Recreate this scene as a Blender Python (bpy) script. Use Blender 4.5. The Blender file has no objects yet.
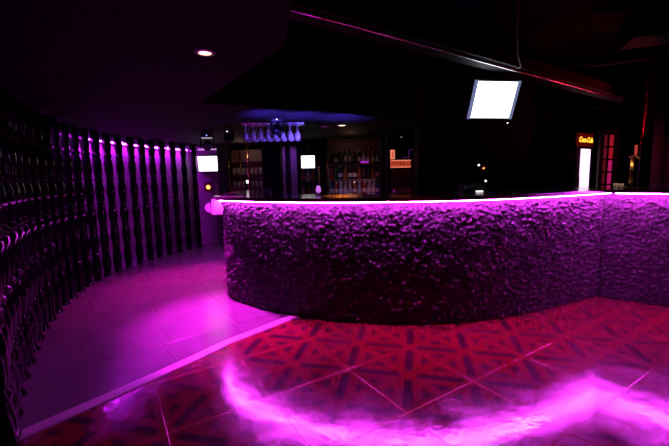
import bpy, bmesh, math, random
from mathutils import Vector, Matrix, noise
random.seed(7)
SC = bpy.context.scene
COL = SC.collection
PI = math.pi
EYE = 1.371

# ---------------------------------------------------------------- render look
SC.view_settings.view_transform = 'Standard'
SC.view_settings.look = 'None'
SC.view_settings.exposure = 0
SC.view_settings.gamma = 1
SC.view_settings.use_curve_mapping = False
SC.cycles.use_denoising = True
SC.cycles.max_bounces = 6
SC.cycles.sample_clamp_indirect = 6

# ---------------------------------------------------------------- materials
def srgb(r, g, b):
    f = lambda c: ((c / 255 + .055) / 1.055) ** 2.4 if c > 10 else c / 255 / 12.92
    return (f(r), f(g), f(b), 1)

def mat(name, col=(.5, .5, .5), rough=.5, metal=0, emit=None, strength=0, coat=0, transmission=0, spec=.5, bump=0, bscale=40, vary=0):
    m = bpy.data.materials.new(name); m.use_nodes = True
    nt = m.node_tree; p = nt.nodes['Principled BSDF']
    c = (*col[:3], 1)
    p.inputs['Base Color'].default_value = c
    p.inputs['Roughness'].default_value = rough
    p.inputs['Metallic'].default_value = metal
    p.inputs['Coat Weight'].default_value = coat
    p.inputs['Coat Roughness'].default_value = .08
    p.inputs['Specular IOR Level'].default_value = spec
    p.inputs['Transmission Weight'].default_value = transmission
    if emit:
        p.inputs['Emission Color'].default_value = (*emit[:3], 1)
        p.inputs['Emission Strength'].default_value = strength
    if bump or vary:
        tc = nt.nodes.new('ShaderNodeTexCoord')
        n = nt.nodes.new('ShaderNodeTexNoise'); n.inputs['Scale'].default_value = bscale
        n.inputs['Detail'].default_value = 5
        nt.links.new(tc.outputs['Object'], n.inputs['Vector'])
        if bump:
            b = nt.nodes.new('ShaderNodeBump'); b.inputs['Strength'].default_value = bump
            b.inputs['Distance'].default_value = .01
            nt.links.new(n.outputs['Fac'], b.inputs['Height']); nt.links.new(b.outputs['Normal'], p.inputs['Normal'])
        if vary:
            mx = nt.nodes.new('ShaderNodeMix'); mx.data_type = 'RGBA'
            mx.inputs['A'].default_value = tuple(v * (1 - vary) for v in c[:3]) + (1,)
            mx.inputs['B'].default_value = tuple(min(1, v * (1 + vary)) for v in c[:3]) + (1,)
            nt.links.new(n.outputs['Fac'], mx.inputs['Factor']); nt.links.new(mx.outputs['Result'], p.inputs['Base Color'])
    return m

class NB:
    """small maths helper over a node tree"""
    def __init__(s, nt): s.nt = nt
    def val(s, sock, v):
        if isinstance(v, (int, float)): sock.default_value = v
        else: s.nt.links.new(v, sock)
    def m(s, op, a, b=0, c=0):
        n = s.nt.nodes.new('ShaderNodeMath'); n.operation = op
        s.val(n.inputs[0], a); s.val(n.inputs[1], b)
        if op in ('MULTIPLY_ADD', 'WRAP'): s.val(n.inputs[2], c)
        return n.outputs[0]
    def smooth(s, x, lo, hi, a=0, b=1):
        n = s.nt.nodes.new('ShaderNodeMapRange'); n.interpolation_type = 'SMOOTHSTEP'
        s.val(n.inputs['Value'], x); n.inputs['From Min'].default_value = lo; n.inputs['From Max'].default_value = hi
        n.inputs['To Min'].default_value = a; n.inputs['To Max'].default_value = b
        return n.outputs['Result']
    def mix(s, f, a, b):
        n = s.nt.nodes.new('ShaderNodeMix'); n.data_type = 'RGBA'
        s.val(n.inputs['Factor'], f)
        for k, v in (('A', a), ('B', b)):
            if isinstance(v, tuple): n.inputs[k].default_value = v
            else: s.nt.links.new(v, n.inputs[k])
        return n.outputs['Result']
    def noise(s, vec, scale, detail=4, rough=.55, dist=0):
        n = s.nt.nodes.new('ShaderNodeTexNoise'); n.inputs['Scale'].default_value = scale
        n.inputs['Detail'].default_value = detail; n.inputs['Roughness'].default_value = rough
        n.inputs['Distortion'].default_value = dist
        s.nt.links.new(vec, n.inputs['Vector']); return n.outputs['Fac']

def lattice(nb, vec, ox, oy, yaw, s):
    sp = nb.nt.nodes.new('ShaderNodeSeparateXYZ'); nb.nt.links.new(vec, sp.inputs[0])
    x = nb.m('SUBTRACT', sp.outputs[0], ox); y = nb.m('SUBTRACT', sp.outputs[1], oy)
    c, sn = math.cos(yaw) / s, math.sin(yaw) / s
    u = nb.m('ADD', nb.m('MULTIPLY', x, c), nb.m('MULTIPLY', y, sn))
    v = nb.m('SUBTRACT', nb.m('MULTIPLY', x, sn), nb.m('MULTIPLY', y, c))
    return u, v

def cell_dist(nb, t):      # distance of t from the nearest integer
    f = nb.m('FRACT', t)
    return nb.m('MINIMUM', f, nb.m('SUBTRACT', 1.0, f))

def dance_floor_material():
    m = bpy.data.materials.new('parquet_tile'); m.use_nodes = True
    nt = m.node_tree; p = nt.nodes['Principled BSDF']; nb = NB(nt)
    pos = nt.nodes.new('ShaderNodeTexCoord').outputs['Object']
    u, v = lattice(nb, pos, -.2395, 2.979, -.2246, .4243)
    eu, ev = cell_dist(nb, u), cell_dist(nb, v)         # 0 at a lattice line, .5 mid-cell
    e = nb.m('MINIMUM', eu, ev); g = nb.m('MAXIMUM', eu, ev)
    bar = nb.m('MULTIPLY', nb.smooth(e, .055, .085, 1, 0), nb.smooth(g, .13, .16, 0, 1))
    a, b = nb.m('SUBTRACT', .5, eu), nb.m('SUBTRACT', .5, ev)
    dd = nb.m('ABSOLUTE', nb.m('SUBTRACT', a, b))
    tri = nb.m('MULTIPLY', nb.smooth(dd, .12, .15, 0, 1), nb.smooth(nb.m('MAXIMUM', a, b), .27, .30, 1, 0))
    dark = nb.m('MAXIMUM', bar, tri)
    # wood fibres inside the strips
    n1 = nb.noise(pos, 9, 4); n2 = nb.noise(pos, 60, 3)
    lite = nb.mix(n1, (.11, .009, .012, 1), (.19, .018, .022, 1))
    drk = nb.mix(n1, (.022, .006, .014, 1), (.042, .012, .022, 1))
    col = nb.mix(dark, lite, drk)
    # pale strip edges running along the lattice lines
    rim = nb.m('MULTIPLY', nb.smooth(nb.m('ABSOLUTE', nb.m('SUBTRACT', e, .14)), .008, .02, 1, 0), .35)
    col = nb.mix(rim, col, (.10, .02, .02, 1))
    # 60 cm tile joints: lattice diagonals
    pp = nb.m('MULTIPLY', nb.m('ADD', u, v), .5); qq = nb.m('MULTIPLY', nb.m('SUBTRACT', u, v), .5)
    j = nb.m('MINIMUM', cell_dist(nb, pp), cell_dist(nb, qq))
    joint = nb.smooth(j, .0015, .0045, 1, 0)
    col = nb.mix(joint, col, (.16, .03, .035, 1))
    scuff = nb.smooth(nb.noise(pos, 2.6, 6, .65, .6), .45, .68)
    col = nb.mix(nb.m('MULTIPLY', scuff, .25), col, (.13, .03, .05, 1))
    nt.links.new(col, p.inputs['Base Color'])
    r = nb.m('ADD', nb.m('MULTIPLY', nb.noise(pos, 3.2, 6, .6, .8), .26), .03)
    nt.links.new(r, p.inputs['Roughness'])
    p.inputs['Specular IOR Level'].default_value = .75
    p.inputs['Coat Weight'].default_value = 1
    p.inputs['Coat IOR'].default_value = 1.65
    nt.links.new(nb.m('ADD', nb.m('MULTIPLY', nb.smooth(nb.noise(pos, 2.4, 5, .62, 1.2), .35, .7), .18), .045), p.inputs['Coat Roughness'])
    bp = nt.nodes.new('ShaderNodeBump'); bp.inputs['Strength'].default_value = .35; bp.inputs['Distance'].default_value = .006
    h = nb.m('SUBTRACT', nb.m('ADD', nb.noise(pos, 5, 4, .6), nb.m('MULTIPLY', nb.noise(pos, 45, 3), .04)), nb.m('MULTIPLY', joint, .3))
    nt.links.new(h, bp.inputs['Height']); nt.links.new(bp.outputs['Normal'], p.inputs['Normal'])
    nt.links.new(bp.outputs['Normal'], p.inputs['Coat Normal'])
    return m

def lobby_floor_material():
    m = bpy.data.materials.new('pale_stone_tile'); m.use_nodes = True
    nt = m.node_tree; p = nt.nodes['Principled BSDF']; nb = NB(nt)
    pos = nt.nodes.new('ShaderNodeTexCoord').outputs['Object']
    u, v = lattice(nb, pos, -1.8, 3.47, math.radians(38), .62)
    row = nb.m('FLOOR', v)
    us = nb.m('ADD', u, nb.m('MULTIPLY', row, .12))
    j = nb.m('MINIMUM', cell_dist(nb, us), cell_dist(nb, nb.m('MULTIPLY', v, 1.0)))
    joint = nb.smooth(j, .003, .008, 1, 0)
    n1 = nb.noise(pos, 3, 6, .6)
    col = nb.mix(n1, (.08, .072, .082, 1), (.145, .135, .15, 1))
    col = nb.mix(nb.m('MULTIPLY', joint, .6), col, (.05, .04, .05, 1))
    nt.links.new(col, p.inputs['Base Color'])
    nt.links.new(nb.m('ADD', nb.m('MULTIPLY', n1, .2), .13), p.inputs['Roughness'])
    bp = nt.nodes.new('ShaderNodeBump'); bp.inputs['Strength'].default_value = .3; bp.inputs['Distance'].default_value = .004
    nt.links.new(nb.m('SUBTRACT', nb.noise(pos, 6, 4), joint), bp.inputs['Height']); nt.links.new(bp.outputs['Normal'], p.inputs['Normal'])
    return m

def rock_material():
    m = bpy.data.materials.new('rough_plaster'); m.use_nodes = True
    nt = m.node_tree; p = nt.nodes['Principled BSDF']; nb = NB(nt)
    pos = nt.nodes.new('ShaderNodeTexCoord').outputs['Object']
    n = nb.noise(pos, 14, 6, .65)
    nt.links.new(nb.mix(n, (.006, .005, .006, 1), (.075, .068, .075, 1)), p.inputs['Base Color'])
    p.inputs['Roughness'].default_value = .22
    p.inputs['Specular IOR Level'].default_value = .55
    bp = nt.nodes.new('ShaderNodeBump'); bp.inputs['Strength'].default_value = 1; bp.inputs['Distance'].default_value = .016
    nt.links.new(nb.noise(pos, 95, 5, .75), bp.inputs['Height']); nt.links.new(bp.outputs['Normal'], p.inputs['Normal'])
    return m

M = dict(
    dance=dance_floor_material(), lobby=lobby_floor_material(), rock=rock_material(),
    black_wall=mat('matt_black_paint', (.010, .010, .012), .8, spec=.12, bump=.2, bscale=20),
    pale_wall=mat('pale_painted_wall', (.17, .155, .185), .6, vary=.15, bscale=6, bump=.1),
    ceiling=mat('dark_painted_ceiling', (.010, .008, .010), .85, spec=.08, vary=.1, bscale=3),
    void=mat('black_upper_ceiling', (.008, .008, .008), .9, spec=.1, bump=.3, bscale=8),
    steel=mat('brushed_steel', (.72, .70, .74), .24, 1, bump=.05, bscale=150),
    nosing=mat('worn_aluminium', (.6, .58, .62), .38, .4, bump=.15, bscale=25),
    dull_steel=mat('dull_duct_metal', (.03, .026, .028), .6, 1, bump=.3, bscale=60, vary=.3),
    gloss_black=mat('gloss_black_lacquer', (.004, .004, .005), .06, spec=.14),
    counter=mat('black_glossy_worktop', (.025, .025, .026), .17, coat=.3, bump=.03, bscale=30),
    plastic=mat('black_plastic', (.02, .02, .022), .35, bump=.05, bscale=90),
    silver=mat('silver_plastic', (.45, .46, .5), .4, .4, bump=.03, bscale=90),
    brass=mat('polished_brass', (.85, .55, .22), .2, 1, bump=.03, bscale=60),
    copper=mat('copper_tube', (.75, .32, .18), .25, 1, bump=.03, bscale=60),
    wood=mat('dark_shelf_wood', (.12, .06, .045), .45, vary=.3, bscale=12, bump=.1),
    white_panel=mat('white_laminate', (.72, .70, .72), .35, vary=.04, bscale=8),
    led=mat('magenta_led', (.1, .1, .1), .5, emit=(.9, .045, 1), strength=235),
    led_end=mat('bright_magenta_led', (.1, .1, .1), .5, emit=(.9, .035, 1), strength=190),
    tube=mat('violet_tube', (.1, .1, .1), .5, emit=(.68, .015, 1), strength=240),
    screen=mat('lit_white_screen', (.02, .02, .02), .2, emit=(.86, .92, 1), strength=4.5),
    bezel_glare=mat('glowing_bezel_glare', (.05, .05, .06), .3, emit=(.32, .38, .75), strength=.45),  # glare on the large screen's bezels, put in as emission
    screen_small=mat('lit_small_screen', (.02, .02, .02), .2, emit=(1, .97, 1), strength=2.6),
    screen_pink=mat('lit_pinkish_screen', (.02, .02, .02), .2, emit=(1, .93, 1), strength=2.2),
    warm=mat('warm_lamp_glow', (.1, .1, .1), .5, emit=(1, .62, .32), strength=5),
    warm_dim=mat('dim_warm_glow', (.1, .1, .1), .5, emit=(1, .5, .25), strength=1.2),
    red_dot=mat('red_orange_glow', (.1, .1, .1), .5, emit=(1, .16, .04), strength=6),
    white_dot=mat('white_indicator_glow', (.1, .1, .1), .5, emit=(.8, .85, 1), strength=4),
    blue_dot=mat('blue_lens_glow', (.1, .1, .1), .5, emit=(.2, .25, 1), strength=5),
    fridge_light=mat('lit_cooler_glass', (.1, .1, .1), .3, emit=(1, .62, .95), strength=1.7),
    header_red=mat('lit_red_header', (.1, .01, .01), .4, emit=(.7, .01, .005), strength=.08),
    letter=mat('lit_yellow_lettering', (.1, .1, .1), .4, emit=(1, .42, .03), strength=2.2),
    letter_dim=mat('dark_grey_lettering', (.16, .15, .16), .5, vary=.05),
    sign_red=mat('backlit_orange_sign', (.1, .02, .01), .4, emit=(1, .11, .05), strength=.55),
    sign_bright=mat('backlit_pale_orange_strip', (.1, .02, .01), .4, emit=(1, .27, .16), strength=.8),
    sign_dark=mat('dark_red_lettering', (.02, .003, .003), .6, vary=.05),
    sign_violet=mat('dim_violet_neon', (.05, .02, .08), .4, emit=(.25, .05, .3), strength=.18),
    cell_red=mat('red_lit_cell_glow', (.1, .01, .01), .4, emit=(.9, .02, .05), strength=.32),
    cell_pink=mat('crimson_lit_cell_glow', (.1, .01, .02), .4, emit=(.9, .02, .24), strength=.42),
    cell_dim=mat('dim_red_lit_cell_glow', (.1, .01, .02), .4, emit=(.5, .04, .08), strength=.12),
    glassware=mat('clear_glassware', (.9, .9, 1), .06, transmission=.75),
    frosted=mat('violet_lit_frosted_glass', (.6, .4, .8), .4, emit=(.75, .2, 1), strength=.8),
    fabric=mat('grey_curtain_cloth', (.10, .09, .11), .9, vary=.2, bscale=30, bump=.3),
    cable=mat('black_cable_rubber', (.03, .03, .03), .5, bump=.05, bscale=80),
    red_wall=mat('dark_red_painted_panel', (.22, .03, .03), .5, vary=.2, bscale=7),
)
BOTTLE_MATS = [mat(n, c, .12, transmission=t, coat=.3, vary=.05, bscale=5) for n, c, t in (
    ('clear_bottle_glass', (.75, .75, .8), .6), ('amber_bottle_glass', (.45, .16, .04), .5),
    ('green_bottle_glass', (.03, .16, .06), .5), ('dark_bottle_glass', (.02, .015, .02), 0),
    ('red_bottle_glass', (.5, .04, .05), .4), ('blue_bottle_glass', (.08, .1, .5), .4))]
BOTTLE_WORDS = ['clear', 'amber', 'green', 'near-black', 'red', 'blue']
LABEL_MAT = mat('paper_bottle_label', (.5, .45, .4), .7, vary=.2, bscale=30)

# ---------------------------------------------------------------- mesh helpers
def obj(name, bm, m, parent=None, smooth=False, loc=None):
    me = bpy.data.meshes.new(name)
    bmesh.ops.recalc_face_normals(bm, faces=bm.faces[:])
    if smooth:
        for f in bm.faces: f.smooth = True
    bm.to_mesh(me); bm.free()
    me.materials.append(M[m] if isinstance(m, str) else m)
    o = bpy.data.objects.new(name, me); COL.objects.link(o)
    if parent: o.parent = parent
    if loc: o.location = loc
    return o

def tag(o, label, cat, group=None, kind=None):
    o['label'] = label; o['category'] = cat
    if group: o['group'] = group
    if kind: o['kind'] = kind
    return o

def struct(o):
    o['kind'] = 'structure'; return o

def thing(name, label, cat, loc=(0, 0, 0), rz=0, group=None):
    o = bpy.data.objects.new(name, None); COL.objects.link(o)
    o.empty_display_size = .1
    o.location = loc; o.rotation_euler = (0, 0, rz)
    return tag(o, label, cat, group)

def dup(root, label, loc, rz=0, group=None):
    r = root.copy(); COL.objects.link(r); r.location = loc; r.rotation_euler = (0, 0, rz); r['label'] = label
    if group: r['group'] = group
    for ch in list(root.children):
        c = ch.copy(); COL.objects.link(c); c.parent = r
        for g in list(ch.children):
            d = g.copy(); COL.objects.link(d); d.parent = c
    return r

def box(bm, x0, x1, y0, y1, z0, z1, bev=0):
    r = bmesh.ops.create_cube(bm, size=1)
    vs = r['verts']
    for v in vs:
        v.co = Vector(((x0 + x1) / 2 + v.co.x * (x1 - x0), (y0 + y1) / 2 + v.co.y * (y1 - y0), (z0 + z1) / 2 + v.co.z * (z1 - z0)))
    if bev:
        es = {e for v in vs for e in v.link_edges}
        bmesh.ops.bevel(bm, geom=list(es), offset=bev, segments=2, affect='EDGES', profile=.5)
    return bm

def bx(*a, bev=0): return box(bmesh.new(), *a, bev=bev)

def lathe(prof, n=20, bm=None, at=(0, 0, 0)):
    bm = bm or bmesh.new()
    rings = []
    for r, z in prof:
        if r < 1e-5: rings.append([bm.verts.new((at[0], at[1], at[2] + z))])
        else: rings.append([bm.verts.new((at[0] + r * math.cos(2 * PI * k / n), at[1] + r * math.sin(2 * PI * k / n), at[2] + z)) for k in range(n)])
    for a, b in zip(rings, rings[1:]):
        for k in range(n):
            k2 = (k + 1) % n
            q = [a[k % len(a)], a[k2 % len(a)], b[k2 % len(b)], b[k % len(b)]]
            q = list(dict.fromkeys(q))
            if len(q) > 2: bm.faces.new(q)
    for R in (rings[0], rings[-1]):
        if len(R) > 2: bm.faces.new(R)
    return bm

def tube(pts, r, n=10, bm=None):
    bm = bm or bmesh.new()
    pts = [Vector(p) for p in pts]; rings = []
    for i, p in enumerate(pts):
        d = (pts[min(i + 1, len(pts) - 1)] - pts[max(i - 1, 0)]).normalized()
        u = d.cross(Vector((0, 0, 1)))
        u = u.normalized() if u.length > .05 else Vector((1, 0, 0))
        w = d.cross(u).normalized(); u = w.cross(d).normalized()
        rings.append([bm.verts.new(p + r * (math.cos(2 * PI * k / n) * u + math.sin(2 * PI * k / n) * w)) for k in range(n)])
    for a, b in zip(rings, rings[1:]):
        for k in range(n): bm.faces.new((a[k], a[(k + 1) % n], b[(k + 1) % n], b[k]))
    bm.faces.new(rings[0]); bm.faces.new(rings[-1])
    return bm

def prism(poly, z0, z1, bm=None):
    bm = bm or bmesh.new()
    a = [bm.verts.new((x, y, z0)) for x, y in poly]; b = [bm.verts.new((x, y, z1)) for x, y in poly]
    bm.faces.new(a); bm.faces.new(b)
    for k in range(len(poly)): bm.faces.new((a[k], a[(k + 1) % len(a)], b[(k + 1) % len(a)], b[k]))
    return bm

def catmull(P, step):
    P = [Vector((*p, 0)) if len(p) == 2 else Vector(p) for p in P]
    out = []
    for i in range(len(P) - 1):
        p0, p1, p2, p3 = P[max(i - 1, 0)], P[i], P[i + 1], P[min(i + 2, len(P) - 1)]
        for k in range(24):
            t = k / 24
            out.append(.5 * ((2 * p1) + (-p0 + p2) * t + (2 * p0 - 5 * p1 + 4 * p2 - p3) * t * t + (-p0 + 3 * p1 - 3 * p2 + p3) * t ** 3))
    out.append(P[-1])
    return resample(out, step)

def resample(pts, step):
    L = [0]
    for a, b in zip(pts, pts[1:]): L.append(L[-1] + (b - a).length)
    n = max(2, round(L[-1] / step)); res = []; j = 0
    for k in range(n + 1):
        d = L[-1] * k / n
        while j < len(L) - 2 and L[j + 1] < d: j += 1
        t = (d - L[j]) / max(1e-9, L[j + 1] - L[j])
        res.append(pts[j].lerp(pts[j + 1], min(1, t)))
    return res

def normals(pts):          # unit normals to the right of the walking direction
    out = []
    for i in range(len(pts)):
        d = (pts[min(i + 1, len(pts) - 1)] - pts[max(i - 1, 0)]).normalized()
        out.append(Vector((d.y, -d.x, 0)))
    return out

def ribbon_solid(pts, nrm, o1, o2, z0, z1, bm=None):
    bm = bm or bmesh.new()
    rows = []
    for p, n in zip(pts, nrm):
        a, b = p + n * o1, p + n * o2
        rows.append([bm.verts.new((a.x, a.y, z0)), bm.verts.new((a.x, a.y, z1)), bm.verts.new((b.x, b.y, z1)), bm.verts.new((b.x, b.y, z0))])
    for r, s in zip(rows, rows[1:]):
        for k in range(4): bm.faces.new((r[k], r[(k + 1) % 4], s[(k + 1) % 4], s[k]))
    bm.faces.new(rows[0]); bm.faces.new(rows[-1])
    return bm

def text(name, body, size, m, parent, loc, rot, shear=0, depth=.002, bold=0):
    cu = bpy.data.curves.new(name, 'FONT'); cu.body = body; cu.size = size; cu.shear = shear
    cu.extrude = depth; cu.align_x = 'CENTER'; cu.align_y = 'CENTER'; cu.offset = bold
    cu.materials.append(M[m])
    tmp = bpy.data.objects.new(name, cu); COL.objects.link(tmp)
    me = bpy.data.meshes.new_from_object(tmp.evaluated_get(bpy.context.evaluated_depsgraph_get()))
    bpy.data.objects.remove(tmp); me.name = name
    o = bpy.data.objects.new(name, me); COL.objects.link(o)
    o.parent = parent; o.location = loc; o.rotation_euler = rot
    return o

def light(kind, name, loc, col, power, target=None, size=.03, angle=60, blend=.6):
    l = bpy.data.lights.new(name, kind); l.color = col; l.energy = power
    if kind in ('POINT', 'SPOT'): l.shadow_soft_size = size
    if kind == 'SPOT': l.spot_size = math.radians(angle); l.spot_blend = blend
    o = bpy.data.objects.new(name, l); COL.objects.link(o); o.location = loc
    if target is not None:
        o.rotation_euler = (Vector(target) - Vector(loc)).to_track_quat('-Z', 'Y').to_euler()
    return o

# ---------------------------------------------------------------- the setting
# post line along the curved left wall, walking from the near end to the far end
POSTLINE = [(-1.62, 1.62), (-1.86, 1.9), (-2.07, 2.17), (-2.27, 2.45), (-2.45, 2.74), (-2.62, 3.0), (-2.79, 3.3), (-3.0, 3.75), (-3.18, 4.21),
            (-3.31, 4.7), (-3.37, 5.1), (-3.38, 5.44), (-3.35, 5.8), (-3.28, 6.14), (-3.19, 6.65), (-3.04, 7.07), (-2.84, 7.5)]
STRIP = [(-2.12, 1.22), (-1.69, 1.87), (-1.4, 2.24), (-1.07, 2.68), (-.9, 2.93), (-.35, 3.53)]

far = [(-.2, 3.75), (6.6, 3.75)]
# pale-tiled lobby floor left of the threshold, dance floor right of it
edge = [(-.3, 3.62)] + [tuple(p) for p in reversed(STRIP)] + [(-2.6, .5), (-3.2, -1.0)]
struct(obj('floor', prism([(-.3, 8.3), (-.3, 3.62)] + [tuple(p) for p in reversed(STRIP)] + [(-2.6, .5), (-3.2, -1.2), (-5.2, -1.2), (-5.2, 8.3)], -.12, 0), 'lobby'))
struct(obj('floor_dance', prism([(-.3, 8.3), (-.3, 3.62)] + [tuple(p) for p in reversed(STRIP)] + [(-2.6, .5), (-3.2, -1.2), (7, -1.2), (7, 8.3)], -.12, 0), 'dance'))
sp = resample([Vector((*p, 0)) for p in STRIP], .08)
struct(obj('trim_threshold', ribbon_solid(sp, normals(sp), -.075, .012, 0, .008), 'nosing'))

# low ceiling over the lobby and the bar, and the dark void above the dance floor
LOW = [(-.08, -1.2), (-.14, 1.3), (-.16, 1.6), (-.25, 2.1), (-1.25, 3.55), (.03, 4.17), (.88, 4.84), (2.4, 6.2), (3.0, 8.3), (-5.2, 8.3), (-5.2, -1.2)]
struct(obj('ceiling', prism(LOW, 2.1, 3.2), 'ceiling'))
struct(obj('ceiling_void', bx(-5.2, 7, -1.2, 8.3, 3.2, 3.3), 'void'))
struct(obj('wall_back', bx(-5.2, 7, 8.3, 8.4, 0, 3.3), 'black_wall'))
struct(obj('wall_right', bx(7, 7.1, -1.2, 8.3, 0, 3.3), 'black_wall'))
struct(obj('wall_front', bx(-5.2, 7, -1.3, -1.2, 0, 3.3), 'black_wall'))
struct(obj('wall_outer', bx(-5.3, -5.2, -1.2, 8.3, 0, 3.3), 'black_wall'))

wl = [(-.9, -1.15), (-1.1, .3), (-1.5, 1.2)] 
WALL = [(-2.3, -1.1), (-2.2, .3), (-2.05, 1.25)]
PL = catmull(POSTLINE, .05); PN = normals(PL)
back = [p - n * .2 for p, n in zip(PL, PN)]
wallpts = [Vector((-2.3, -1.15, 0)), Vector((-2.15, .2, 0)), Vector((-2.0, 1.2, 0))] + back[4:] + [Vector((-2.93, 7.85, 0))]
wallpts = resample(wallpts, .08)
kw = next(i for i, p in enumerate(wallpts) if p.y > 3.75)
wn = normals(wallpts)
struct(obj('wall_left', ribbon_solid(wallpts[:kw + 1], wn[:kw + 1], -.1, 0, 0, 2.1), 'black_wall'))  # near stretch coloured black to stand for the unlit wall behind the posts
struct(obj('wall_left_far', ribbon_solid(wallpts[kw:], wn[kw:], -.1, 0, 0, 2.1), 'pale_wall'))
struct(obj('wall_end', bx(-3.0, -2.33, 7.85, 7.95, 0, 2.1), 'pale_wall'))

# ---------------------------------------------------------------- turned posts
unit = [(.046, 0), (.054, .008), (.054, .028), (.045, .038), (.046, .06), (.052, .10), (.058, .15), (.060, .19), (.058, .24), (.053, .285), (.046, .32), (.044, .337)]
prof = []
for k in range(6):
    prof += [(r, z + k * .35) for r, z in unit]
prof = [(r, z) for r, z in prof if z < 2.06] + [(.05, 2.075), (.05, 2.099)]
prof = [(.065, 0.0)] + [(r, z) for r, z in prof if z > .005]
post_mesh_obj = obj('turned_post', lathe(prof, 20), 'gloss_black', smooth=True)
stations = resample(PL, .262); sn = normals(stations)
ordw = ['first', 'second', 'third', 'fourth', 'fifth', 'sixth', 'seventh', 'eighth', 'ninth', 'tenth', 'eleventh', 'twelfth', 'thirteenth',
        'fourteenth', 'fifteenth', 'sixteenth', 'seventeenth', 'eighteenth', 'nineteenth', 'twentieth', 'twenty-first', 'twenty-second', 'twenty-third',
        'twenty-fourth', 'twenty-fifth', 'twenty-sixth', 'twenty-seventh', 'twenty-eighth', 'twenty-ninth', 'thirtieth', 'thirty-first', 'thirty-second']
NS = len(stations)
for i, p in enumerate(stations):
    o = post_mesh_obj if i == 0 else post_mesh_obj.copy()
    if i: COL.objects.link(o)
    o.location = (p.x, p.y, 0); o.rotation_euler = (0, 0, i * .7)
    k = NS - 1 - i
    lab = 'glossy black turned post, %s from the far end of the curved wall' % ordw[k] if k else 'glossy black turned post at the far end, beside the pinkish small screen'
    tag(o, lab, 'post', 'turned posts along the curved wall')

# violet tubes on the wall behind the posts
back_n = list(zip(PL, PN))
L0 = resample([p - n * .13 for p, n in back_n if p.y > 3.9], .52)
tube_i = 0
for a, b in zip(L0, L0[1:]):
    d = (b - a)
    a2, b2 = a + d * .06, b - d * .06
    mid = (a2 + b2) / 2
    rz = math.atan2(d.y, d.x); ln = (b2 - a2).length / 2
    t = thing('tube_light', 'thin violet wall tube behind the post tops, %s counting from the near end' % ordw[tube_i], 'light',
              (mid.x, mid.y, 2.0), rz, 'violet tubes behind the posts')
    obj('fitting', bx(-ln - .01, ln + .01, .02, .045, -.02, .03, bev=.004), 'white_panel', t)
    hd_ = box(bmesh.new(), -ln - .01, ln + .01, -.03, .02, .022, .028); box(hd_, -ln - .01, ln + .01, -.034, -.028, -.002, .028)
    obj('hood', hd_, 'white_panel', t)
    obj('bulb', tube([(-ln, 0, 0), (ln, 0, 0)], .011, 8), 'tube', t)
    tube_i += 1

# ---------------------------------------------------------------- the bar
FRONT = [(-1.52, 6.3), (-1.45, 5.6), (-1.385, 5.0), (-1.345, 4.6), (-1.32, 4.33), (-1.22, 4.1), (-1.01, 3.89), (-.75, 3.7), (-.36, 3.485), (.03, 3.34), (.59, 3.245),
         (1.06, 3.24), (1.57, 3.345), (2.2, 3.585), (2.6, 3.77), (2.92, 3.92)]
CORNER = Vector((2.92, 3.92, 0))
RUN = [CORNER, Vector((3.36, 3.52, 0)), Vector((4.75, 2.26, 0))]
bar = thing('bar_counter', 'long curved bar with rough plaster front, glossy black top and magenta strip light', 'bar', (0, 0, 0))

def rock_panel(pts, seed, z1=1.15, fade_ends=False, amp=1.0):
    bm = bmesh.new(); nr = normals(pts)
    nz = 124; off = Vector((seed, 0, 0)); grid = []
    L = len(pts)
    for i, (p, n) in enumerate(zip(pts, nr)):
        col = []
        for k in range(nz + 1):
            z = z1 * k / nz
            q = Vector((p.x, p.y, z)) + off
            wob = noise.noise_vector(q * 7) * .05
            f = noise.fractal(q * 8 + wob * 6, .8, 2.1, 5)
            q2 = Vector((q.x, q.y, q.z * 1.5))
            r1 = abs(noise.noise(q2 * 24 + wob * 10)); r2 = abs(noise.noise(q * 52 + Vector((3, 1, 2)))); r3 = noise.noise(q * 90)
            l1 = max(0, noise.noise(q2 * 29 + wob * 10) - .05); l2 = max(0, noise.noise(q * 58 + Vector((7, 1, 4))) - .02)
            d = .010 * f + .046 * l1 + .034 * l2 + .007 * r3 - .008
            d *= amp * (.55 + .45 * min(1, (z1 - z) / .05))
            if k == 0: d = -.005
            col.append(bm.verts.new((p.x + n.x * d, p.y + n.y * d, z)))
        grid.append(col)
    for a, b in zip(grid, grid[1:]):
        for k in range(nz): bm.faces.new((a[k], a[k + 1], b[k + 1], b[k]))
    # thickness behind the face
    bk = [[bm.verts.new((p.x - n.x * .1, p.y - n.y * .1, z)) for z in (0, z1)] for p, n in zip(pts, nr)]
    for i in range(L - 1):
        bm.faces.new((bk[i][0], bk[i][1], bk[i + 1][1], bk[i + 1][0]))
        bm.faces.new((grid[i][-1], bk[i][1], bk[i + 1][1], grid[i + 1][-1]))
        bm.faces.new((grid[i][0], grid[i + 1][0], bk[i + 1][0], bk[i][0]))
    for i in (0, L - 1):
        bm.faces.new(grid[i] + [bk[i][1], bk[i][0]])
    return bm

FP = catmull(FRONT, .0095); 
RP = resample(RUN, .0095)
o = obj('front_panel', rock_panel(FP, 0), 'rock', bar, smooth=True); o['label'] = 'curved rough plaster front'
o = obj('front_panel', rock_panel(RP, 9, amp=.6), 'rock', bar, smooth=True); o['label'] = 'straight rough plaster front right of the corner'

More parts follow.
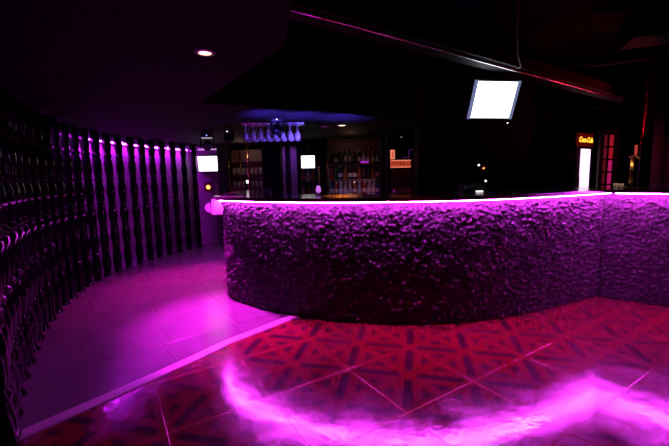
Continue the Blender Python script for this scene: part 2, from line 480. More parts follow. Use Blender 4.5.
SP = resample(FP, .1); SN = normals(SP)
path = SP + resample(RUN, .1)[1:]
nr = normals(path)
kc = len(SP) - 1
d1 = (SP[-1] - SP[-2]).normalized(); d2 = (RUN[1] - RUN[0]).normalized()
n1 = Vector((d1.y, -d1.x, 0)); n2 = Vector((d2.y, -d2.x, 0))
mit = (n1 + n2).normalized(); mit = mit / mit.dot(n1); nr[kc] = mit
for j in (kc - 1,): nr[j] = n1
nr[kc + 1] = n2
def counter_top():
    bm = bmesh.new(); rows = []
    for i, (p, n) in enumerate(zip(path, nr)):
        o1 = .10; o2 = -.66
        if p.y > 4.3 and p.x < -1: o1 = .12; 
        a, b = p + n * o1, p + n * o2
        rows.append((a, b))
    out = [r[0] for r in rows]; inn = [r[1] for r in rows]
    # build as strips (inner edge points may bunch at the tight left bend; clamp them)
    fixed = []
    for i, q in enumerate(inn):
        if path[i].x < -.6 and path[i].y < 4.9:
            q = Vector((max(q.x, -.72), max(q.y, 4.35 - (q.x + .72) * .55), 0))
        fixed.append(q)
    V = []
    for a, b in zip(out, fixed):
        V.append([bm.verts.new((a.x, a.y, 1.155)), bm.verts.new((a.x, a.y, 1.19)), bm.verts.new((b.x, b.y, 1.19)), bm.verts.new((b.x, b.y, 1.155))])
    for r, s in zip(V, V[1:]):
        for k in range(4):
            try: bm.faces.new((r[k], r[(k + 1) % 4], s[(k + 1) % 4], s[k]))
            except ValueError: pass
    bm.faces.new(V[0]); bm.faces.new(V[-1])
    return bm
obj('countertop', counter_top(), 'counter', bar)

def strip_light(pts, nrm, off, z, r):
    # flat strip facing down, as glued under the worktop
    return ribbon_solid(pts, nrm, off - .011, off + .011, z, z + .007)
ks = next(i for i, p in enumerate(SP) if p.y < 4.28)
o = obj('strip_light', strip_light(SP[:ks + 1], SN[:ks + 1], .055, 1.146, .008), 'led_end', bar); o['label'] = 'brighter glowing strip round the left end'
o = obj('strip_light', strip_light(SP[ks + 1:], SN[ks + 1:], .055, 1.146, .008), 'led', bar); o['label'] = 'glowing magenta strip under the worktop edge'
rp = resample(RUN, .1)[1:]
o = obj('strip_light', strip_light(rp, normals(rp), .055, 1.146, .008), 'led', bar); o['label'] = 'glowing magenta strip under the worktop edge'
# smooth white end box under the left end of the top, with a rounded cap
o = obj('end_box', bx(-1.50, -1.325, 4.42, 4.75, .955, 1.15, bev=.006), 'white_panel', bar); o['label'] = 'white box under the left end of the worktop'
bm = bmesh.new()
pl = [(-1.50, .975)] + [(-1.50 - .085 * math.sin(a), 1.04 + .065 * -math.cos(a)) for a in [PI * k / 12 for k in range(13)]]
fa = [bm.verts.new((x, 4.44, z)) for x, z in pl]; fb = [bm.verts.new((x, 4.50, z)) for x, z in pl]
bm.faces.new(fa); bm.faces.new(fb)
for k in range(len(pl)): bm.faces.new((fa[k], fa[(k + 1) % len(pl)], fb[(k + 1) % len(pl)], fb[k]))
bmesh.ops.remove_doubles(bm, verts=bm.verts[:], dist=1e-4)
o = obj('end_cap', bm, 'white_panel', bar); o['label'] = 'rounded white cap beside the end box'

# ---------------------------------------------------------------- screens
def tv(label, w, h, scr, loc, rx, rz, side=.02, arm=None, group=None):
    t = thing('television', label, 'television', loc, rz, group)
    cr, sr = math.cos(rx), math.sin(rx)
    def place(bm):
        bmesh.ops.rotate(bm, verts=bm.verts[:], cent=(0, 0, 0), matrix=Matrix.Rotation(rx, 3, 'X')); return bm
    b = bmesh.new()
    box(b, -w / 2 - side, w / 2 + side, .006, .05, -h / 2 - .02, h / 2 + .02, bev=.006)
    box(b, -w / 2 + .03, w / 2 - .03, .05, .08, -h / 2 + .04, h / 2 - .04)
    obj('housing', place(b), 'plastic', t)
    for s in (-1, 1):
        a, c = sorted((s * (w / 2 + .001), s * (w / 2 + side - .003)))
        o = obj('side_bezel', place(bx(a, c, .0, .0065, -h / 2 - .012, h / 2 + .012)), 'bezel_glare' if side > .03 else 'silver', t); o['label'] = 'screen bezel, blue-grey glare put in as a dim glow' if side > .03 else 'silver strip beside the screen'
    s = obj('screen', place(bx(-w / 2, w / 2, -.002, .007, -h / 2, h / 2)), scr, t); s['label'] = 'blank glowing screen'
    if arm: obj('mount', tube(arm, .012, 8), 'plastic', t)
    return t
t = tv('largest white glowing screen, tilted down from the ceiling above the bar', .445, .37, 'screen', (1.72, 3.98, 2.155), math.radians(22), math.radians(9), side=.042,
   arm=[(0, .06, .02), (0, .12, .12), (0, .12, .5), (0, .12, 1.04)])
obj('indicator', lathe([(0, 0), (.006, .001), (.006, .008), (0, .009)], 8, at=(.235, .10, -.225)), 'white_dot', t)
tv('small pinkish glowing screen on the violet end wall behind the posts', .41, .31, 'screen_pink', (-2.62, 7.70, 1.72), math.radians(9), 0,
   arm=[(0, .07, 0), (0, .13, 0)])
tv('small white glowing screen over the middle of the back bar', .25, .23, 'screen_small', (-.48, 7.0, 1.685), 0, 0,
   arm=[(0, .07, 0), (0, .16, .02), (0, .16, .41)])

# end-wall fittings
t = thing('tube_light', 'pale pink tube above the pinkish screen on the end wall', 'light', (-2.62, 7.82, 2.02))
obj('fitting', bx(-.24, .24, -.01, .03, -.01, .025), 'white_panel', t)
obj('bulb', tube([(-.23, -.022, 0), (.23, -.022, 0)], .008, 8), mat('faint_pink_tube', (.1, .1, .1), .5, emit=(.8, .3, .9), strength=1.2), t)
t = thing('warning_lamp', 'round red-orange lamp on the end wall below the pinkish screen', 'lamp', (-2.69, 7.85, 1.23))
obj('back_plate', bx(-.09, .09, -.02, 0, -.07, .11, bev=.004), 'plastic', t)
bm = lathe([(.03, 0), (.045, .004), (.04, .02), (.022, .035), (0, .04)], 16)
bmesh.ops.rotate(bm, verts=bm.verts[:], cent=(0, 0, 0), matrix=Matrix.Rotation(PI / 2, 3, 'X'))
obj('lens', bm, 'red_dot', t, smooth=True, loc=(0, -.02, 0))

# ---------------------------------------------------------------- ceiling fittings
def downlight(label, x, y, r, m='warm'):
    t = thing('downlight', label, 'ceiling light', (x, y, 2.1), 0)
    ring = lathe([(r + .018, 0), (r + .018, -.006), (r, -.01), (r - .006, -.002)], 24)
    obj('rim', ring, 'silver', t)
    obj('lens', lathe([(r - .004, -.001), (r - .004, -.006), (0, -.006)], 24), m, t)
downlight('round warm recessed downlight in the low ceiling above the lobby', -.72, 2.18, .038)
downlight('small round warm downlight in the ceiling over the back bar', .13, 5.18, .05)

def moving_head(label, x, y, lens='blue_dot', s=1.0, tilt=.5, rz=0):
    t = thing('stage_light', label, 'stage light', (x, y, 2.1), rz, 'stage lights hung from the low ceiling')
    obj('base', bx(-.08 * s, .08 * s, -.07 * s, .07 * s, -.06 * s, 0, bev=.006), 'plastic', t)
    y_ = bmesh.new()
    for sx in (-1, 1): box(y_, sx * .085 * s - .012, sx * .085 * s + .012, -.03 * s, .03 * s, -.22 * s, -.05 * s, bev=.003)
    box(y_, -.097 * s, .097 * s, -.03 * s, .03 * s, -.068 * s, -.055 * s, bev=.002)
    obj('yoke', y_, 'gloss_black', t)
    hd = lathe([(0, -.1 * s), (.05 * s, -.095 * s), (.065 * s, -.03 * s), (.065 * s, .04 * s), (.055 * s, .07 * s), (.057 * s, .09 * s)], 18)
    R = Matrix.Rotation(PI / 2 + tilt, 3, 'X')
    bmesh.ops.rotate(hd, verts=hd.verts[:], cent=(0, 0, 0), matrix=R)
    h = obj('head', hd, 'gloss_black', t, smooth=True, loc=(0, 0, -.17 * s))
    ln = lathe([(.05 * s, .088 * s), (.03 * s, .098 * s), (0, .1 * s)], 16)
    bmesh.ops.rotate(ln, verts=ln.verts[:], cent=(0, 0, 0), matrix=R)
    obj('lens', ln, M['plastic'], h, smooth=True)
    ind = lathe([(0, 0), (.009, .002), (.009, .008), (0, .01)], 8)
    obj('indicator', ind, lens, t, loc=(0, -.075 * s, -.045 * s))
    return t
moving_head('black stage light hanging just above the pinkish screen', -1.95, 5.75, 'blue_dot', 1.1, .3, .3)
moving_head('black stage light left of the hanging glass rack', -1.52, 5.45, 'white_dot', .7, .9, -.2)
moving_head('black stage light hanging in front of the glass rack', -.66, 4.45, 'white_dot', .8, .6, .1)
t = thing('smoke_detector', 'shallow round detector on the ceiling beside the small downlight', 'detector', (-.1, 5.2, 2.1))
obj('body', lathe([(.07, 0), (.07, -.012), (.045, -.03), (0, -.034)], 20), 'white_panel', t, smooth=True)

# glass rack and wine glasses hanging upside down
rk = thing('glass_rack', 'chrome rail rack on the ceiling over the left end of the bar', 'rack', (-.78, 4.75, 2.1), .03)
for yy in (-.12, -.05, .05, .12): obj('rail', tube([(-.36, yy, -.035), (.42, yy, -.035)], .005, 6), 'steel', rk)
for xx in (-.3, .03, .36):
    h_ = bmesh.new(); box(h_, xx - .006, xx + .006, -.125, .125, -.047, -.037)
    for yy in (-.1, .1): box(h_, xx - .005, xx + .005, yy - .005, yy + .005, -.045, 0)
    obj('hanger', h_, 'steel', rk)
gp = [(.034, 0), (.034, -.003), (.006, -.008), (.004, -.02), (.004, -.085), (.010, -.095), (.03, -.115), (.039, -.145), (.037, -.18), (.032, -.205), (.030, -.205), (.035, -.178), (.036, -.145), (.027, -.118), (0, -.1)]
g0 = None
gi = 0
for row, yy in enumerate((-.085, .085)):
    for k in range(8):
        x = -.78 - .31 + k * .092; y = 4.75 + yy
        if g0 is None:
            g = g0 = obj('wine_glass', lathe(gp, 16), 'glassware', smooth=True)
        else:
            g = g0.copy(); COL.objects.link(g)
        g.location = (x, y, 2.064)
        tag(g, 'upside-down wine glass in the ceiling rack, %s along the %s row' % (ordw[k], ['near', 'far'][row]), 'wine glass', 'wine glasses in the ceiling rack')
        gi += 1

# ---------------------------------------------------------------- void pipes over the dance floor
def pipe(name, label, cat, pts, r, m='dull_steel', clamp=0, group=None):
    t = thing(name, label, cat, (0, 0, 0), 0, group)
    obj('pipe', tube(pts, r, 14), m, t, smooth=True)
    if clamp:
        P = resample([Vector(p) for p in pts], clamp)
        for a, b in zip(P[1:-1], P[2:]):
            d = (b - a).normalized(); obj('clamp', tube([a - d * .012, a + d * .012], r * 1.25, 14), 'dull_steel', t)
    return t
tr = thing('cable_tray', 'long dark metal cable tray running across the upper ceiling behind the large screen', 'cable tray')
A, B = Vector((-.34, 2.38, 2.42)), Vector((5.3, 6.24, 2.42))
dirn = (B - A).normalized(); side = Vector((dirn.y, -dirn.x, 0))
bm = bmesh.new()
for o1, o2, z0, z1 in ((-.11, .11, 0, .006), (-.11, -.104, .006, .12), (.104, .11, .006, .12)):
    ribbon_solid([A, B], [side, side], o1, o2, A.z + z0, A.z + z1, bm)
obj('tray_body', bm, 'dull_steel', tr)
obj('conduit', tube(resample([A + side * .06 + Vector((0, 0, -.014)), B + side * .06 + Vector((0, 0, -.014))], .5), .012, 8), 'steel', tr, smooth=True)
cb = bmesh.new()
for q in range(3):
    P_ = resample([A, B], .12)
    tube([p + side * (-.06 + .05 * q + .012 * math.sin(i * .9 + q)) + Vector((0, 0, .03 + .01 * math.sin(i * 1.3 + q * 2))) for i, p in enumerate(P_)], .014, 6, cb)
obj('cable_bundle', cb, 'cable', tr, smooth=True)
for k in (.12, .4, .68, .95):
    p = A.lerp(B, k); obj('hanger', tube([p + Vector((0, 0, .004)), (p.x, p.y, 3.2)], .005, 6), 'dull_steel', tr)
pipe('ceiling_pipe', 'thick dark ceiling pipe running to the right over the dance floor', 'pipe', [(2.2, 4.55, 2.72), (3.0, 4.2, 2.6), (5.2, 2.9, 2.6)], .06, clamp=.8)
pipe('ceiling_pipe', 'slim dark pipe high in the ceiling above the large screen', 'pipe', [(.3, 3.3, 2.95), (2.0, 3.1, 2.95), (5.5, 1.8, 2.95)], .035, clamp=.9)
pipe('ceiling_pipe', 'thin reddish pipe below the truss near the drinks cooler', 'pipe', [(2.9, 6.2, 2.42), (3.5, 6.1, 2.36), (4.25, 5.95, 2.4), (4.7, 5.75, 2.5)], .014)
o = obj('duct', bx(-1.7, 1.7, -.22, .22, -.16, .16, bev=.02), 'dull_steel'); o.location = (4.9, 3.7, 2.95); o.rotation_euler = (0, 0, -.35)
tag(o, 'dark rectangular duct high in the right of the ceiling', 'duct')
o = obj('hanging_cable', tube(catmull([(1.3, 2.72, 3.2), (1.36, 2.8, 2.9), (1.45, 2.98, 2.6), (1.62, 3.3, 2.42), (1.75, 3.5, 2.36), (1.80, 3.7, 2.40)], .05), .006, 6), 'cable')
tag(o, 'thin black cable looping down from the ceiling to the large screen', 'cable')

# ---------------------------------------------------------------- columns
o = struct(obj('column', bx(1.22, 2.82, 5.25, 5.6, 0, 2.9), 'black_wall')); o.name = 'wall_partition'
o = struct(obj('column_bar', bx(-1.24, -.92, 6.4, 6.7, 0, 2.1), 'black_wall'))
o = struct(obj('column_far', bx(-2.33, -2.16, 7.4, 7.95, 0, 2.1), 'black_wall'))
rc = thing('speaker_column', 'tall black column with a chrome edge pipe beside the drinks cooler', 'column', (4.12, 5.02, 0), .35)
obj('body', bx(-.13, .13, -.13, .13, 0, 3.2, bev=.01), 'gloss_black', rc)
obj('edge_pipe', tube([(-.15, -.15, 0), (-.15, -.15, 3.2)], .014, 10), 'steel', rc, smooth=True)
pl_ = bmesh.new()
for k in range(26): tube([(-.09, -.13, .6 + k * .08), (-.09, -.14, .6 + k * .08)], .012, 8, pl_)
obj('rivet_row', pl_, 'steel', rc)

# ---------------------------------------------------------------- back bar
bb = thing('back_counter', 'low dark counter along the wall under the bottle shelves', 'counter', (0, 6.95, 0))
obj('body', bx(-1.35, 1.0, -.2, .4, .0, 1.0), 'wood', bb)
obj('worktop', bx(-1.38, 1.03, -.26, .42, 1.0, 1.035, bev=.004), 'counter', bb)
for k in range(4): obj('door', bx(-1.3 + k * .57, -1.3 + k * .57 + .53, -.215, -.2, .1, .93, bev=.004), 'wood', bb)

def bottle_parts(kind):
    P = [
        [(.034, 0), (.036, .01), (.036, .17), (.030, .2), (.014, .225), (.012, .28), (.014, .285), (.014, .30), (0, .30)],
        [(.040, 0), (.041, .01), (.041, .14), (.036, .165), (.016, .185), (.014, .235), (.016, .24), (.016, .26), (0, .26)],
        [(.03, 0), (.031, .01), (.031, .19), (.02, .23), (.012, .25), (.011, .3), (.013, .305), (.013, .32), (0, .32)],
        [(.036, 0), (.045, .05), (.044, .09), (.028, .15), (.013, .19), (.012, .24), (.014, .245), (.014, .255), (0, .255)]][kind]
    return P
protos = {}
def bottle(x, y, z, kind, m, label, group):
    key = (kind, m)
    if key not in protos:
        t = thing('bottle', label, 'bottle', (x, y, z), 0, group)
        P = bottle_parts(kind); k = len(P)
        b = obj('glass_body', lathe(P[:k - 4] + [(0, P[k - 5][1])] if False else P[:k - 3] + [(0, P[k - 4][1])], 14), BOTTLE_MATS[m], t, smooth=True)
        top = P[-1][1]
        obj('cap', lathe([(P[-2][0] + .001, P[k - 4][1] + .0005), (P[-2][0] + .001, top), (0, top + .001)], 12), ['silver', 'brass', 'plastic'][m % 3], t)
        r = P[1][0] + .0008
        if kind != 3: obj('paper_label', lathe([(r, .05), (r, .12)], 14), LABEL_MAT, t)
        protos[key] = t
        return t
    return dup(protos[key], label, (x, y, z), random.random() * 6, group)

sh = thing('bottle_shelf', 'tall dark wooden shelf unit holding three rows of bottles', 'shelf', (.41, 7.15, 1.035))
obj('back_board', bx(-.50, .50, .10, .12, 0, 1.05), 'wood', sh)
for s in (-1, 1): obj('side_panel', bx(s * .5 - .012, s * .5 + .012, -.12, .12, 0, 1.06), 'wood', sh)
for z in (.285, .575): obj('shelf_board', bx(-.488, .488, -.11, .10, z, z + .018), 'glassware' if 0 else 'wood', sh)
obj('top_board', bx(-.515, .515, -.13, .12, 1.045, 1.064), 'wood', sh)
o = obj('brass_rail', tube([(-.53, -.15, 0), (-.53, -.15, .98)], .014, 10), 'brass', sh, smooth=True)
names3 = ['bottom', 'middle', 'top']
for row, z in enumerate((1.0355, 1.338, 1.628)):
    n = 11
    for k in range(n):
        kd = random.randrange(4)
        if row < 2 and kd in (0, 2): kd = random.choice((1, 3))
        mi = random.choice(([0, 4, 4, 5, 0, 1], [3, 2, 1, 3, 4], [3, 3, 0, 2, 1])[row])
        x = -.04 + k * .09
        lab = '%s bottle, %s from the left on the %s row of the shelf unit' % (BOTTLE_WORDS[mi], ordw[k], names3[row])
        bottle(x, 7.12 + random.uniform(-.02, .02), z, kd, mi, lab, 'bottles on the %s row' % names3[row])
t = thing('shelf_light', 'small violet lamp strip on the right of the bottle shelf unit', 'light', (.60, 7.03, 1.66))
obj('lamp_strip', bx(-.075, .075, -.01, .01, -.018, .018, bev=.004), mat('violet_strip_glow', (.1, .1, .1), .5, emit=(.55, .03, .8), strength=.6), t)
obj('bracket', bx(-.02, .02, .01, .03, -.01, .01), 'plastic', t)

# under-screen shelf unit
ls = thing('small_shelf', 'small open shelf under the middle screen', 'shelf', (-.49, 7.1, 1.035))
obj('shelf_board', bx(-.16, .16, -.1, .1, .265, .283), 'steel', ls)
for s in (-1, 1): obj('side_panel', bx(s * .155 - .008, s * .155 + .008, -.1, .1, 0, .265), 'wood', ls)
for k in range(3):
    bottle(-.60 + k * .105, 7.08, 1.0355, 3 if k == 1 else 3, [0, 1, 0][k], '%s bottle, %s from the left inside the small shelf under the screen' % (BOTTLE_WORDS[[0, 1, 0][k]], ordw[k]), 'bottles under the middle screen')
for k in range(3):
    bottle(-.59 + k * .1, 7.08, 1.3185, 3, [1, 0, 1][k], '%s bottle, %s from the left on top of the small shelf' % (BOTTLE_WORDS[[1, 0, 1][k]], ordw[k]), 'bottles on top of the small shelf')
t = thing('brass_pole', 'short brass pole with a ball top right of the middle screen', 'pole', (-.27, 7.0, 1.035))
obj('rod', tube([(0, 0, 0), (0, 0, .52)], .011, 10), 'brass', t, smooth=True)
obj('ball', lathe([(0, .515), (.016, .522), (.022, .54), (.016, .558), (0, .565)], 12), 'brass', t, smooth=True)
obj('foot', lathe([(.04, 0), (.04, .008), (.014, .014)], 16), 'brass', t)

# two violet-lit padded wall panels
for k, x in enumerate((-1.14, -.88)):
    o = obj('padded_panel', bx(x - .075, x + .075, 8.2, 8.3, 1.0, 2.1, bev=.015), 'pale_wall')
    tag(o, '%s of two violet-lit upright wall panels behind the black column' % ['left-hand narrow one', 'right-hand narrow one'][k], 'panel', 'upright wall panels')

# glass cabinet far left
gc = thing('glass_cabinet', 'dark glazed cabinet with lit glasses behind the left end of the bar', 'cabinet', (-1.80, 7.62, 0))
obj('body', bx(-.36, .36, .02, .22, 0, 1.2), 'wood', gc)
obj('back_board', bx(-.36, .36, .20, .22, 1.2, 2.0), 'wood', gc)
for z in (1.2, 1.47, 1.74): obj('shelf_board', bx(-.35, .35, .0, .20, z, z + .015), 'wood', gc)
for x in (-.36, -.12, .34):
    o = obj('rod', tube([(x, -.02, .9), (x, -.02, 2.05)], .011, 8), 'brass', gc, smooth=True)
tg = [(.03, 0), (.032, .005), (.036, .12), (.034, .12), (.029, .01), (0, .008)]
g1 = None
for row, z in enumerate((1.2155, 1.4855)):
    for k in range(7):
        if g1 is None: g = g1 = obj('tumbler', lathe(tg, 14), 'glassware', smooth=True)
        else: g = g1.copy(); COL.objects.link(g)
        g.location = (-2.08 + k * .093, 7.70, z)
        tag(g, 'clear tumbler, %s from the left on the %s cabinet shelf' % (ordw[k], ['lower', 'upper'][row]), 'glass', 'tumblers in the glazed cabinet')
lamp = obj('cabinet_glint', bx(-.005, .065, -.07, .0, 1.20, 1.365), 'plastic', gc); lamp['label'] = 'small bright square put in for a white glint'
obj('glint_face', bx(0, .06, -.08, -.07, 1.30, 1.36), 'screen_pink', lamp)  # white glint among the glasses, put in as a glowing face
t = thing('brass_pole', 'tall brass pole in front of the glazed cabinet', 'pole', (-1.66, 7.2, 0))
obj('rod', tube([(0, 0, 0), (0, 0, 2.1)], .018, 10), 'copper', t, smooth=True)
obj('collar', lathe([(.03, 1.7), (.036, 1.71), (.036, 1.73), (.03, 1.74)], 14), 'brass', t)
obj('foot', lathe([(.07, 0), (.07, .012), (.02, .02)], 16), 'brass', t)

# things on the bar top
for k, x in enumerate((-.90, -.83)):
    bm = lathe([(.022, 0), (.024, .005), (.031, .085), (.029, .085), (.021, .008), (0, .008)], 14)
    o = obj('tumbler', bm, 'glassware', smooth=True); o.location = (x, 4.75, 1.19)
    tag(o, 'small tumbler standing on the bar top left side, %s of the pair' % ['outer', 'inner'][k], 'glass', 'pair of tumblers on the bar')
t = thing('frosted_vessel', 'small frosted glass vessel with violet light put in as glow, middle of the bar', 'lamp', (-.165, 3.9, 1.19))  # lit frosted glass; the violet light on it is put in as emission
obj('base', lathe([(.024, 0), (.026, .006), (.012, .014), (.010, .03), (0, .03)], 14), 'blue_dot' if 0 else 'silver', t, smooth=True)
obj('vessel_body', lathe([(0, .03), (.02, .032), (.027, .05), (.024, .08), (.016, .1), (0, .106)], 14), 'frosted', t, smooth=True)

# till on the bar
t = thing('till', 'small black till with a thin lit display on the bar top', 'cash register', (1.53, 4.02, 1.19), -.1)
bm = bmesh.new()
prof_t = [(-.13, 0), (.13, 0), (.13, .09), (.02, .07), (-.13, .03)]
fa = [bm.verts.new((-.13, y, z)) for y, z in prof_t]; fb = [bm.verts.new((.13, y, z)) for y, z in prof_t]
bm.faces.new(fa); bm.faces.new(fb)
for k in range(5): bm.faces.new((fa[k], fa[(k + 1) % 5], fb[(k + 1) % 5], fb[k]))
obj('body', bm, 'plastic', t)
obj('display', bx(-.0, .075, -.137, -.130, .006, .014), 'screen_pink', t)
k_ = bmesh.new()
for i in range(4):
    for j in range(3): box(k_, -.1 + i * .03, -.08 + i * .03, -.1 + j * .035, -.075 + j * .035, .03 + j * .009, .052 + j * .009)
obj('keypad', k_, 'silver', t)
obj('customer_display', bx(-.1, .0, .1, .125, .08, .14, bev=.004), 'gloss_black', t)

# control box with indicator lamps on the partition wall
t = thing('control_box', 'black box with tiny white and red lamps on the dark partition', 'control box', (2.08, 5.2, 1.42))
obj('case', bx(-.14, .14, 0, .05, -.2, .16, bev=.006), 'plastic', t)
for (x, z, m, l) in ((-.02, .09, 'white_dot', 'white'), (.05, .045, 'red_dot', 'red-orange'), (.085, -.135, 'white_dot', 'white')):
    bm = lathe([(.012, 0), (.012, .006), (.006, .011), (0, .012)], 10)
    bmesh.ops.rotate(bm, verts=bm.verts[:], cent=(0, 0, 0), matrix=Matrix.Rotation(PI / 2, 3, 'X'))
    obj('indicator', bm, m, t, loc=(x, 0, z))['label'] = l + ' indicator lamp'

# illuminated sign and dark cabinet
t = thing('illuminated_sign', 'orange-red backlit sign with dark letters beside the bottle shelves', 'sign', (1.10, 6.0, 1.58))
obj('case', bx(-.17, .17, .008, .05, -.07, .07, bev=.004), 'plastic', t)
obj('face', bx(-.165, .165, -.002, .008, -.06, .06), 'sign_red', t)
for z in (-.056, .052): obj('border', bx(-.165, .165, -.005, -.002, z - .008, z + .008), 'sign_bright', t)
text('lettering', 'TIYIIIILO', .088, 'sign_dark', t, (0, -.004, -.001), (PI / 2, 0, 0), bold=.001)
o = obj('side_strip', bx(-.165, -.095, -.002, .03, .075, .225, bev=.003), 'sign_bright', t); o['label'] = 'upright pale orange strip above the sign'
obj('side_strip_mark', bx(-.14, -.12, -.006, -.002, .10, .19), 'sign_red', t)
t = thing('neon_sign', 'dim violet neon shape above the orange sign', 'sign', (1.2, 6.0, 1.72))
bm = tube([(-.07, 0, -.045), (.035, 0, -.045), (.04, 0, .08), (.09, 0, .085)], .009, 8)
obj('tube', bm, 'sign_violet', t); obj('bracket', bx(-.02, .06, .01, .03, -.06, .1), 'plastic', t)
t = thing('tall_cabinet', 'dark reddish upright cabinet carrying the orange sign', 'cabinet', (1.11, 6.25, 0))
obj('body', bx(-.21, .21, -.19, .2, 0, 2.09, bev=.01), 'black_wall', t)
obj('door', bx(-.15, .19, -.205, -.19, .6, 1.48, bev=.006), 'red_wall', t)
obj('handle', bx(-.12, -.1, -.22, -.205, .9, 1.15), 'silver', t)
t = thing('spotlight', 'tiny pale lamp high above the orange sign', 'light', (1.10, 5.95, 2.06))
obj('body', lathe([(.02, -.06), (.026, -.05), (.026, .03), (0, .04)], 12), 'plastic', t, smooth=True)
obj('lens', lathe([(0, -.066), (.012, -.064), (.018, -.058)], 12), mat('faint_lamp_glow', (.1, .1, .1), .5, emit=(1, .6, .6), strength=.7), t)
t = thing('tray', 'flat dark dish standing for a red glow on the bar below the orange sign', 'tray', (.72, 4.02 - .2, 1.19))  # red dish put in for the spot of red light on the worktop
obj('glow_dish', lathe([(.07, 0), (.08, .014), (.076, .014), (.066, .004), (0, .004)], 20), 'red_wall', t)

# ---------------------------------------------------------------- drinks cooler
fr = thing('drinks_cooler', 'tall drinks cooler with bright glass door and glowing red header', 'fridge', (3.97, 6.0, 0), math.radians(34))
W = .6
b_ = bmesh.new(); box(b_, 0, W, .03, .6, .05, 2.03, bev=.015)
obj('body', b_, 'black_wall', fr)
d = obj('door', bx(0.01, W - .01, 0, .028, .2, 1.79, bev=.005), 'plastic', fr)
g = obj('glass', bx(.14, W - .10, -.004, .001, .28, 1.765), 'fridge_light', d); g['label'] = 'bright pink-white lit glass'
obj('handle', tube([(.06, -.03, .8), (.06, -.03, 1.3)], .01, 8), 'silver', d)
hdp = obj('header', bx(.01, W - .01, 0, .028, 1.81, 2.02, bev=.005), 'header_red', fr); hdp['label'] = 'red backlit header'
text('lettering', 'Coca-Cola', .118, 'letter', hdp, (W / 2, -.004, 1.912), (PI / 2, 0, 0), shear=.35, bold=.003)
text('side_lettering', 'Coca-Cola', .13, 'letter_dim', fr, (-.003, .30, 1.64), (PI / 2, 0, -PI / 2), shear=.35)
obj('plinth', bx(.03, W - .03, .06, .57, 0, .05), 'plastic', fr)

t = thing('red_lit_rack', 'ladder-like shelf rack, red light put in as glowing cells, right of the drinks cooler', 'panel', (4.55, 6.05, 0), math.radians(0))  # red light falling on the shelf rack is put in as emission
obj('frame', bx(-.16, .16, .012, .06, .3, 2.06), 'black_wall', t)
for c, (x0, x1) in enumerate(((-.10, -.06), (-.01, .045))):
    for k in range(5):
        z0 = .98 + k * .205
        mm = 'cell_dim' if c == 0 else ('cell_red' if k >= 3 else 'cell_pink')
        obj('glowing_shelf_cell', bx(x0, x1, 0, .012, z0, z0 + .175), mm, t)
# dark red wall piece behind
o = struct(obj('wall_cooler', bx(3.4, 5.3, 6.9, 7.0, 0, 2.6), 'black_wall'))
# grey curtain at the right
bm = bmesh.new(); prev = None; n = 60
for k in range(n + 1):
    s = k / n; x = 4.45 + 2.3 * s; y = 6.1 - 1.2 * s + .035 * math.sin(s * 62)
    cur = [bm.verts.new((x, y, .02)), bm.verts.new((x + .01, y + .01, 2.36))]
    if prev: bm.faces.new((prev[0], cur[0], cur[1], prev[1]))
    prev = cur
o = obj('curtain', bm, 'fabric', smooth=True)
sm = o.modifiers.new('thick', 'SOLIDIFY'); sm.thickness = .006
tag(o, 'grey pleated curtain hanging behind the right run of the bar', 'curtain')
o.location = (.35, 0, 0)

# ---------------------------------------------------------------- beer tap tower
def beer_tower(label, x, y, rz, h, shaft, handle, s=1.0):
    t = thing('beer_tap', label, 'beer tap', (x, y, 1.19), rz)
    obj('base', lathe([(.05 * s, 0), (.052 * s, .01), (.03 * s, .022), (.02 * s, .03)], 18), 'gloss_black', t, smooth=True)
    for sx in (-1, 1):
        obj('column_tube', tube([(sx * .022 * s, 0, .02), (sx * .022 * s, 0, h)], .015 * s, 12), shaft, t, smooth=True)
    obj('top_cap', bx(-.045 * s, .045 * s, -.025 * s, .025 * s, h, h + .035, bev=.008), shaft, t)
    sp_ = tube([(.0, -.02 * s, h + .015), (.0, -.07 * s, h + .01), (0, -.085 * s, h - .05)], .009, 8)
    obj('spout', sp_, shaft, t, smooth=True)
    for k, (dx, dz) in enumerate(((.03, .13), (.055, .12), (.075, .10))):
        obj('tap_handle', lathe([(0, 0), (.008, .004), (.007, .03), (.011, .1), (.009, .12), (0, .125)], 10, at=(.01 + dx * .7, -.01, h + .03 + dz * .0)), handle, t, smooth=True)
    return t
beer_tower('brass and copper beer tap tower with pink handles on the bar corner', 3.42, 4.2, .5, .33, 'brass', mat('pink_tap_handle', (.5, .08, .12), .3, vary=.1), .9)
beer_tower('small dark beer tap on the bar right of the brass one', 3.80, 4.28 - .22, .5, .16, 'dull_steel', 'plastic', .8)
for k, (x, y) in enumerate(((3.28, 4.16), (3.33, 4.30))):
    o = obj('tumbler', lathe([(.022, 0), (.024, .005), (.029, .05), (.027, .05), (.02, .008), (0, .008)], 14), 'glassware', smooth=True); o.location = (x, y, 1.19)
    tag(o, 'short glass beside the brass beer tap, %s of the two' % ['nearer', 'farther'][k], 'glass', 'short glasses by the beer tap')

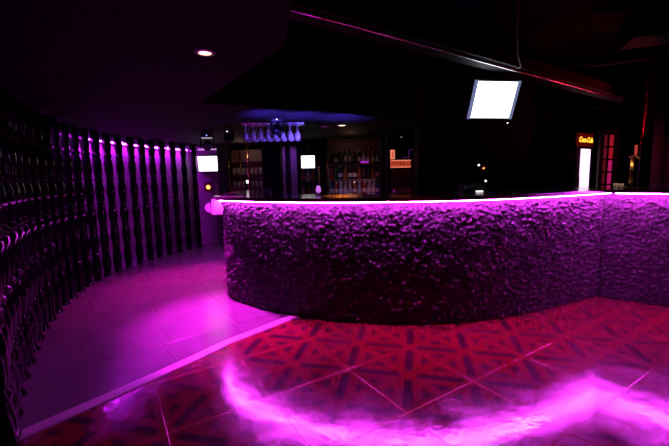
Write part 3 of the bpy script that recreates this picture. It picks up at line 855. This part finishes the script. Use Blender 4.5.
# ---------------------------------------------------------------- lights
RED = (1, .004, .03)
for q in ((-.1, 3.1), (.7, 2.95), (1.6, 2.95), (2.55, 3.2), (3.3, 2.9)):
    light('SPOT', 'red_wash', (q[0], q[1], 2.3), RED, 95 if q[0] < 0 else (180 if q[0] < 2 else 120), (q[0], q[1] - .05, 0), angle=38, blend=1)
light('SPOT', 'red_wash', (5.0, 4.4, 2.2), RED, 14, (3.9, 5.4, 2.5), angle=80)
light('SPOT', 'red_wash', (3.0, 5.9, 1.9), RED, 7, (3.6, 5.3, 2.6), angle=110)
light('SPOT', 'magenta_wash', (-1.62, 4.2, 2.06), (1, .012, .85), 1500, (-1.08, 3.6, 0), angle=56, blend=1, size=.03)
light('SPOT', 'pink_wash', (-1.9, 5.6, 1.9), (1, .008, .42), 600, (-1.9, 4.9, 0), angle=80, blend=1, size=.03)
light('POINT', 'red_glow', (4.6, 5.6, 1.7), (1, .02, .15), 3, size=.04)
for bx_ in (-.75, -.35, .1):
    light('SPOT', 'blue_wash', (bx_, 4.3 + (bx_ + .4) * .4, 1.82), (.10, .05, 1), 42, (bx_ + .02, 4.36 + (bx_ + .4) * .4, 2.1), angle=115, size=.02)
light('SPOT', 'blue_wash', (-.2, 4.4, 1.75), (.18, .10, 1), 55, (-.85, 4.76, 2.0), angle=70, size=.02)
light('SPOT', 'blue_beam', (-1.52, 5.3, 1.95), (.15, .1, 1), 20, (-1.4, 4.9, 1.1), angle=60, size=.02)
light('SPOT', 'violet_wash', (-1.0, 7.7, 2.05), (.45, .08, 1), 9, (-1.0, 8.2, 1.5), angle=110, size=.02)
light('SPOT', 'warm_spot', (.13, 5.18, 2.085), (1, .22, .02), 380, (.08, 3.80, 1.19), angle=16, size=.02)
light('SPOT', 'red_wash', (4.3, 4.6, 2.0), RED, 24, (3.4, 4.85, 2.42), angle=90, size=.02)
light('SPOT', 'tap_fill', (3.0, 3.6, 2.6), (1, .5, .3), 110, (3.42, 4.2, 1.35), angle=22, size=.02)  # unseen warm spot, added so the beer tap shows up
light('SPOT', 'shelf_glint_fill', (.9, 5.6, 1.3), (1, .35, .6), 14, (.5, 7.1, 1.18), angle=30, size=.02)  # two unseen low spots added for glints on the bottles
light('SPOT', 'shelf_glint_fill', (-.5, 5.6, 1.35), (.6, .4, 1), 12, (.1, 7.1, 1.25), angle=30, size=.02)
light('POINT', 'warm_shelf_fill', (.3, 6.3, 1.95), (1, .5, .35), 1.3, size=.03)  # unseen warm fill added to lift the dark back bar
light('POINT', 'warm_cabinet_glow', (-1.8, 7.2, 1.95), (1, .6, .4), 2.0, size=.02)

w = bpy.data.worlds.new('dark'); SC.world = w; w.use_nodes = True
w.node_tree.nodes['Background'].inputs[0].default_value = (.3, .1, .35, 1)
w.node_tree.nodes['Background'].inputs[1].default_value = .002

# ---------------------------------------------------------------- camera
pitch, roll, f = .1234, .02076, 363.1
X = Vector((1, 0, 0)); U = Vector((0, math.sin(pitch), math.cos(pitch))); F = Vector((0, math.cos(pitch), -math.sin(pitch)))
Rt = X * math.cos(roll) - U * math.sin(roll); Up = X * math.sin(roll) + U * math.cos(roll)
cam = bpy.data.cameras.new('camera'); co = bpy.data.objects.new('camera', cam); COL.objects.link(co)
m4 = Matrix((( Rt.x, Up.x, -F.x, 0), (Rt.y, Up.y, -F.y, 0), (Rt.z, Up.z, -F.z, EYE), (0, 0, 0, 1)))
co.matrix_world = m4
cam.sensor_width = 36; cam.lens = f / 669 * 36; cam.clip_start = .05
SC.camera = co
